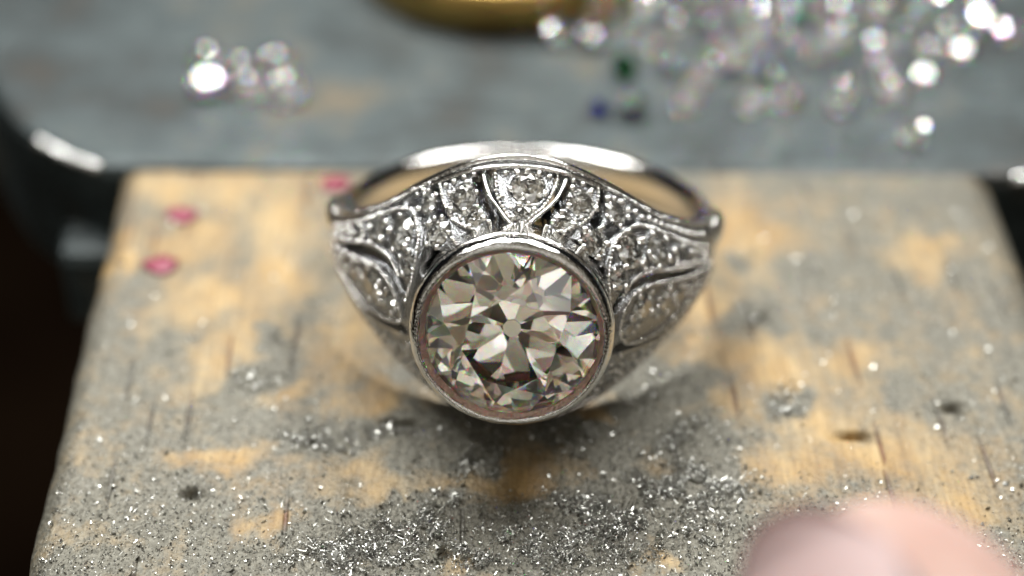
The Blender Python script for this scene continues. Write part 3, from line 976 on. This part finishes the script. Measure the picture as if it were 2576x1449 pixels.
# ================================================================== LOOSE THINGS ON THE STEEL
SV, SF = brilliant(crown=34, table=.56, pav=40.8, culet=.02, ng=16)
def lay(name, V, F, mat, x, y, s, tilt, spin, me=None, z0=AN_Z, own=0.0):
    """rest a stone on the plane z0 with the given tilt"""
    c, si = math.cos(tilt), math.sin(tilt)
    Rx = np.array([[1, 0, 0], [0, c, -si], [0, si, c]])
    c, si = math.cos(spin), math.sin(spin)
    Rs = np.array([[c, -si, 0], [si, c, 0], [0, 0, 1]])
    c, si = math.cos(own), math.sin(own)
    Rm = Rs @ Rx @ np.array([[c, -si, 0], [si, c, 0], [0, 0, 1]])
    zmin = (V @ Rm.T)[:, 2].min() * s
    o = obj(name, None, None, mat, me=me)
    o.matrix_world = mat4(Rm, (x, y, z0 - zmin), s)
    return o
def flash_pose(x, y, facet=21):
    """tilt and turn of a stone whose star facet catches the lamp"""
    p_ = np.array([x, y, 1.0]); v_ = CAM - p_
    lx = 2.6 * x
    if 10 < lx < 38: lx = 44
    l_ = np.array([lx, 80, 166]) - p_
    hv = v_ / np.linalg.norm(v_) + l_ / np.linalg.norm(l_)
    hv /= np.linalg.norm(hv)
    return math.acos(hv[2]) + math.radians(facet), math.atan2(hv[0], -hv[1])
loose_me = make_mesh('loose_diamond', SV, SF); loose_me.materials.append(M_LOOSE)
GEMS = [(1.78, 24.86), (2.02, 22.46), (3.99, 24.78), (5.19, 25.26), (4.15, 22.47), (7.62, 25.85), (7.59, 21.23), (9.64, 26.34), (10.4, 25.77), (11.22, 23.99), (11.36, 20.81), (10.47, 18.62), (9.65, 16.92), (9.06, 15.06), (13.67, 25.17), (14.12, 22.62), (14.98, 23.32), (16.3, 24.96), (17.76, 25.44), (18.28, 21.84), (19.82, 25.93), (21.03, 20.87), (21.31, 24.89), (24.06, 25.48), (27.63, 24.93), (25.72, 20.9), (22.99, 18.06), (20.72, 18.17), (20.77, 16.07), (17.88, 15.11), (14.72, 15.5), (14.44, 18.43), (12.65, 15.08), (6.13, 14.76), (21.32, 12.07), (-0.16, 23.68), (12.35, 19.5), (25.24, 22.7), (6.2, 23.4), (9.2, 23.6), (12.6, 26.6), (16.2, 22.4), (17.0, 20.2), (19.6, 23.7), (22.8, 22.6), (23.6, 20.6), (26.6, 22.6), (28.9, 22.9), (28.2, 27.0), (26.0, 27.0), (14.9, 26.8), (22.2, 26.9), (18.6, 17.4), (8.6, 19.4)]
# keep stones from touching
G = np.array(GEMS); rad = rng.uniform(.72, 1.05, len(G))
for i in (2, 15): rad[i] = 1.15
for i in (24, 25, 26): rad[i] = .66
for i in range(38, len(G)): rad[i] *= .8
for _ in range(60):
    for i in range(len(G)):
        for j in range(i):
            d = G[i] - G[j]; L = np.linalg.norm(d); m = (rad[i] + rad[j]) * 1.04
            if L < m:
                G[i] += d / L * (m - L) / 2; G[j] -= d / L * (m - L) / 2
ORD = ['first', 'second', 'third', 'fourth', 'fifth', 'sixth', 'seventh', 'eighth', 'ninth', 'tenth', 'eleventh', 'twelfth', 'thirteenth', 'fourteenth', 'fifteenth', 'sixteenth', 'seventeenth', 'eighteenth', 'nineteenth', 'twentieth']
rows = {'rearmost row': [], 'second row': [], 'third row': [], 'fourth row': [], 'front row': []}
keys = list(rows)
FLASH = {2, 3, 6, 8, 10, 12, 13, 15, 16, 18, 22, 24, 25, 26, 27, 28, 29, 30, 32, 37, 40, 45, 48}
for i in range(len(G)):
    y = G[i, 1]
    rows[keys[0] if y > 25.3 else keys[1] if y > 23 else keys[2] if y > 20 else keys[3] if y > 16.5 else keys[4]].append(i)
for kx, idx in rows.items():
    idx.sort(key=lambda i: G[i, 0])
    for n_, i in enumerate(idx):
        if i in FLASH:
            o = lay('loose_diamond', SV, SF, M_LOOSE, G[i, 0], G[i, 1], rad[i], *flash_pose(G[i, 0], G[i, 1], 0 if i in (24, 25, 26) else 21), loose_me, own=math.radians(22.5))
        else:
            o = lay('loose_diamond', SV, SF, M_LOOSE, G[i, 0], G[i, 1], rad[i], rng.choice([.72, .72, .3, 2.4]) + rng.normal(0, .08), rng.normal(0, .55), loose_me, own=rng.uniform(0, 6.28))
        tag(o, f'small clear loose diamond, {ORD[n_]} from the left in the {kx} behind the ring', 'diamond', 'loose clear diamonds scattered on the steel block')

o = lay('green_gemstone', SV, SF, M_GREEN, 5.84, 18.9, .85, .72, 1.0, make_mesh('green_gemstone', SV, SF)); tag(o, 'small green gemstone among the loose clear diamonds', 'gemstone')
o = lay('blue_gemstone', SV, SF, M_BLUE, 4.31, 14.9, .62, .72, 2.0, make_mesh('blue_gemstone', SV, SF)); tag(o, 'tiny dark blue gemstone on the steel behind the ring', 'gemstone')
for n_, (x, y, r, fl) in enumerate([(-18.3, 19.2, 1.05, 1), (-18.0, 16.7, 1.05, 1), (-16.3, 18.2, 1.0, 1), (-15.6, 16.3, 1.0, 1), (-14.2, 18.5, 1.15, 1), (-13.4, 16.0, 1.15, 1)]):
    if fl:
        o = lay('loose_diamond', SV, SF, M_LOOSE, x, y, r, *flash_pose(x, y, 0 if n_ == 1 else 21), loose_me, own=math.radians(22.5))
    else:
        o = lay('loose_diamond', SV, SF, M_LOOSE, x, y, r, .72, rng.normal(0, .3), loose_me, own=rng.uniform(0, 6))
    tag(o, f'clear loose diamond, {ORD[n_]} from the left in the small cluster above the tan wood', 'diamond', 'cluster of diamonds at the left of the steel block')

# plain gold band at the top edge
prof = [(8.1, 0.0), (9.55, 0.0), (9.75, .25), (9.8, 1.5), (9.7, 2.6), (9.45, 2.9), (8.3, 2.9), (8.1, 2.6), (8.1, 0.0)]
v, f = lathe(prof, 96)
f = [t[::-1] for t in f]
o = obj('gold_band', v, f, M_GOLD, None, True)
o.location = (-1.2 * K, 32.9 * K, (AN_Z + .01) * K)
tag(o, 'plain yellow gold band cut off by the top edge of the picture', 'ring')

# pink-red wax specks on the wood
for i, (x, y, r, lab) in enumerate([(-17.83, 5.3, .75, 'pale pink-red wax speck near the top left corner of the wood'), (-18.29, 1.0, .85, 'deep magenta wax speck nearest the left edge of the wood'), (-10.05, 8.1, .80, 'pink-red wax speck beside the left shoulder of the ring')]):
    V = ICO2V.copy()
    nz = 1 + .45 * (fbm(V[:, 0] * 2 + i * 5, V[:, 1] * 2 + V[:, 2], 3, 70 + i) - .5) * 2
    V = V * nz[:, None] * np.array([r, r * .8, .10])
    o = obj('wax_speck', V, ICO2F, M_WAX, None, True)
    o.location = (x * K, y * K, 0.05 * K)
    tag(o, lab, 'wax', 'pink-red wax specks on the bench pin')

# ================================================================== METAL FILINGS
def filings():
    Vs, Fs, nv = [], [], 0
    def put(V, Fc):
        nonlocal nv
        Vs.append(V); Fs.append(Fc + nv); nv += len(V)
    octv = np.array([(1, 0, 0), (-1, 0, 0), (0, 1, 0), (0, -1, 0), (0, 0, 1), (0, 0, -1)], float)
    octf = np.array([(0, 2, 4), (2, 1, 4), (1, 3, 4), (3, 0, 4), (2, 0, 5), (1, 2, 5), (3, 1, 5), (0, 3, 5)])
    def sample(n, fn, ylo=-24, yhi=9):
        out = []
        while len(out) < n:
            x = rng.uniform(-20.4, 24.6, 40000); y = ylo + (yhi - ylo) * rng.uniform(0, 1, 40000) ** 1.15
            p = fn(x, y)
            k = rng.uniform(0, 1, 40000) < p
            out += list(zip(x[k], y[k]))
        a = np.array(out); rng.shuffle(a)
        return a[:n, 0], a[:n, 1]
    dens = lambda x, y: np.clip(1.0 * pile(x, y) ** 2 * sstep(.35, .6, fbm(x * 1.1, y * 1.1, 4, 91)) + .035 * sstep(.45, 1, dust_level(x, y)) * (1 + .6 * sstep(-12, -18, y)) + .006, 0, 1) * (.22 + .78 * sstep(-7, -17, y))
    # grains
    n = 90000
    x, y = sample(n, dens)
    s = rng.lognormal(-3.85, .6, n)
    A = rng.normal(0, 1, (n, 3, 3)); A /= np.linalg.norm(A, axis=2)[:, :, None]
    sc3 = s[:, None] * rng.uniform(.45, 1.6, (n, 3))
    Q = octv[None] * sc3[:, None, :]
    Q = np.einsum('nij,nkj->nki', A, Q) + rng.normal(0, .12, (n, 6, 3)) * s[:, None, None]
    z = pin_height(x, y) + s * .35 + pile(x, y) * rng.uniform(0, .16, n)
    Q += np.stack([x, y, z], 1)[:, None, :]
    put(Q.reshape(-1, 3), (octf[None] + (np.arange(n) * 6)[:, None, None]).reshape(-1, 3))
    # curled slivers: a bent ribbon of 4 cross sections
    n = 11000
    x, y = sample(n, lambda a, b: dens(a, b) ** 1.2)
    L = rng.lognormal(-2.1, .65, n) * .75; wd = rng.uniform(.006, .021, n); curl = rng.normal(0, 1.3, n)
    th = rng.uniform(0, 6.28, n); pitch = rng.normal(0, .28, n); roll = rng.uniform(-.9, .9, n)
    t = np.linspace(-.5, .5, 5)
    R_ = np.zeros((n, 10, 3))
    for k in range(5):
        a = th + curl * t[k]
        cx = L * t[k] * np.cos(th) + L * .3 * curl * (t[k] ** 2) * -np.sin(th)
        cyy = L * t[k] * np.sin(th) + L * .3 * curl * (t[k] ** 2) * np.cos(th)
        cz = L * t[k] * np.sin(pitch)
        for j, sg in enumerate((-1, 1)):
            taper = 1 - .7 * abs(t[k] * 2) ** 3
            R_[:, k * 2 + j, 0] = cx + sg * wd * taper * -np.sin(a) * np.cos(roll)
            R_[:, k * 2 + j, 1] = cyy + sg * wd * taper * np.cos(a) * np.cos(roll)
            R_[:, k * 2 + j, 2] = cz + sg * wd * taper * np.sin(roll)
    z = pin_height(x, y) + .06 + np.abs(L * .5 * np.sin(pitch)) + pile(x, y) * rng.uniform(0, .15, n)
    R_ += np.stack([x, y, z], 1)[:, None, :]
    rf = np.array([(0, 1, 3), (0, 3, 2), (2, 3, 5), (2, 5, 4), (4, 5, 7), (4, 7, 6), (6, 7, 9), (6, 9, 8)])
    put(R_.reshape(-1, 3), (rf[None] + (np.arange(n) * 10)[:, None, None]).reshape(-1, 3))
    # flat flakes that face the lamp and glint
    n = 160
    x, y = sample(n, lambda a, b: np.clip(.25 + pile(a, b), 0, 1) * sstep(-.1, .6, dust_level(a, b)), -22, 6)
    hx = np.zeros((n, 7, 3)); 
    sz = rng.lognormal(-2.75, .35, n)
    p_ = np.stack([x, y, np.zeros(n)], 1); v_ = CAM - p_; l_ = np.stack([x * 1.2 + rng.uniform(-40, 10, n), np.full(n, 82.0), np.full(n, 168.0)], 1) - p_
    hv = v_ / np.linalg.norm(v_, axis=1)[:, None] + l_ / np.linalg.norm(l_, axis=1)[:, None]
    hv = hv / np.linalg.norm(hv, axis=1)[:, None] + rng.normal(0, .07, (n, 3)); hv /= np.linalg.norm(hv, axis=1)[:, None]
    e1 = np.cross(hv, np.array([0.1, 1.0, 0.2])); e1 /= np.linalg.norm(e1, axis=1)[:, None]; e2 = np.cross(hv, e1)
    for k in range(6):
        a = k * math.pi / 3 + rng.uniform(-.3, .3, n); rr = sz * rng.uniform(.5, 1.2, n)
        hx[:, k] = e1 * (np.cos(a) * rr)[:, None] + e2 * (np.sin(a) * rr * .7)[:, None]
    hx[:, 6] = -hv * (sz * .5)[:, None]
    hx += np.stack([x, y, pin_height(x, y) + sz * .4 + .03 + pile(x, y) * .1], 1)[:, None, :]
    hf = np.array([(0, 1, 2), (0, 2, 3), (0, 3, 4), (0, 4, 5), (1, 0, 6), (2, 1, 6), (3, 2, 6), (4, 3, 6), (5, 4, 6), (0, 5, 6)])
    put(hx.reshape(-1, 3), (hf[None] + (np.arange(n) * 7)[:, None, None]).reshape(-1, 3))
    o = obj('metal_filings', np.concatenate(Vs), np.concatenate(Fs), M_FILE)
    tag(o, 'glittering silver metal filings and slivers strewn over the wood', 'filings', kind='stuff')
filings()

# ================================================================== FINGERTIP
def skin_mat():
    m, nt, p, out = new_mat('skin')
    L = nt.links
    tc = N(nt, 'ShaderNodeTexCoord')
    n = N(nt, 'ShaderNodeTexNoise', i_Scale=1.6, i_Detail=4.0)
    L.new(tc.outputs['Object'], n.inputs['Vector'])
    r = ramp(nt, [(0.32, (0.34, 0.195, 0.160)), (0.48, (0.43, 0.285, 0.245)), (0.66, (0.50, 0.385, 0.345))])
    L.new(n.outputs['Fac'], r.inputs['Fac']); L.new(r.outputs['Color'], p.inputs['Base Color'])
    p.inputs['Roughness'].default_value = 0.75
    p.inputs['Specular IOR Level'].default_value = 0.25
    p.inputs['Subsurface Weight'].default_value = 0.35
    p.inputs['Subsurface Radius'].default_value = (0.10, 0.04, 0.025)
    return m
M_SKIN = skin_mat()
M_NAIL = plain('fingernail', (0.42, 0.30, 0.29), 0.6, .1, 2.0, .2)
M_DIRT = plain('nail_dirt', (0.16, 0.17, 0.19), 0.8, .3, 8.0)

def finger():
    root = bpy.data.objects.new('fingertip', None); COL.objects.link(root)
    tip = np.array([10.6, -28.9, 13.3])
    ax = CB @ np.array([0.06, -0.82, 0.57]); ax /= np.linalg.norm(ax)     # from tip towards the hand
    nl = CB @ np.array([-0.84, 0.30, 0.45]); nl -= ax * (nl @ ax); nl /= np.linalg.norm(nl)   # nail side
    sd = np.cross(ax, nl)
    root.location = Vector((tip + ax * 38) * K)
    off = -(tip + ax * 38)
    tag(root, 'pink fingertip, out of focus, at the bottom right corner', 'finger')
    def S(s, a, d=0.0):
        wv = 6.2 * math.sqrt(max(1 - (1 - min(s / 9.5, 1)) ** 2.1, 0)) + 0.4 * float(sstep(12, 22, np.array(s))) + .4 * float(sstep(20, 27, np.array(s)) - sstep(27, 36, np.array(s)))
        c, sn = math.cos(a), math.sin(a)
        h = .80 + .10 * (.5 - .5 * c)
        full = 1 + .10 * math.exp(-((s - 6) / 5) ** 2) * max(-c, 0)
        return tip + ax * s + nl * (c * (wv * h * full + d)) + sd * (sn * (wv + d))
    ns, na = 50, 48
    v = []
    for i in range(ns):
        s = 0.02 + (i / (ns - 1)) ** 1.8 * 42
        for k in range(na):
            v.append(S(s, 2 * math.pi * k / na))
    v.append(tip)
    f = grid_faces(ns, na, True)
    cap = len(v) - 1
    f += [(cap, (k + 1) % na, k) for k in range(na)]
    f.append(tuple((ns - 1) * na + k for k in range(na)))
    obj('finger', np.array(v) + off, f, M_SKIN, root, True)
    nu, nw = 22, 21
    def nail_pt(i, k, d):
        t = -1 + 2 * k / (nw - 1)
        s = 0.95 + 11.5 * i / (nu - 1) + 2.4 * t * t * max(0, 1 - i / 10)
        s2 = max(s, 2.6)
        edge = .10 * (t ** 4) + (.12 if i == nu - 1 else 0)
        return S(s2, t * math.radians(50), d - edge) + ax * (s - s2)
    nv = [nail_pt(i, k, .34) for i in range(nu) for k in range(nw)] + [nail_pt(i, k, -.06) for i in range(nu) for k in range(nw)]
    n1 = nu * nw
    f1 = grid_faces(nu, nw)
    nf = f1 + [(n1 + d, n1 + c, n1 + b, n1 + a) for a, b, c, d in f1]
    for i in range(nu - 1):
        for k in (0, nw - 1):
            a, b = i * nw + k, (i + 1) * nw + k
            nf.append((a, b, n1 + b, n1 + a))
    for k in range(nw - 1):
        for i in (0, nu - 1):
            a, b = i * nw + k, i * nw + k + 1
            nf.append((a, b, n1 + b, n1 + a))
    nail = obj('fingernail', np.array(nv) + off, nf, M_NAIL, root, True)
    dv = [nail_pt(3, k, -.30) for k in range(nw)]
    v2, f2 = tube(dv, [.42 * (1 - .6 * abs(-1 + 2 * k / (nw - 1)) ** 3) for k in range(nw)], 8)
    obj('nail_dirt', np.array(v2) + off, f2, M_DIRT, nail, True)
    for k in (0, nw - 1):       # grime along the nail fold
        dv = [nail_pt(i, k, -.05) for i in range(2, 14)]
        v2, f2 = tube(dv, [.40 * math.sin(math.pi * (j + .6) / 12.4) ** .6 for j in range(12)], 8)
        obj('nail_dirt', np.array(v2) + off, f2, M_DIRT, nail, True)
finger()
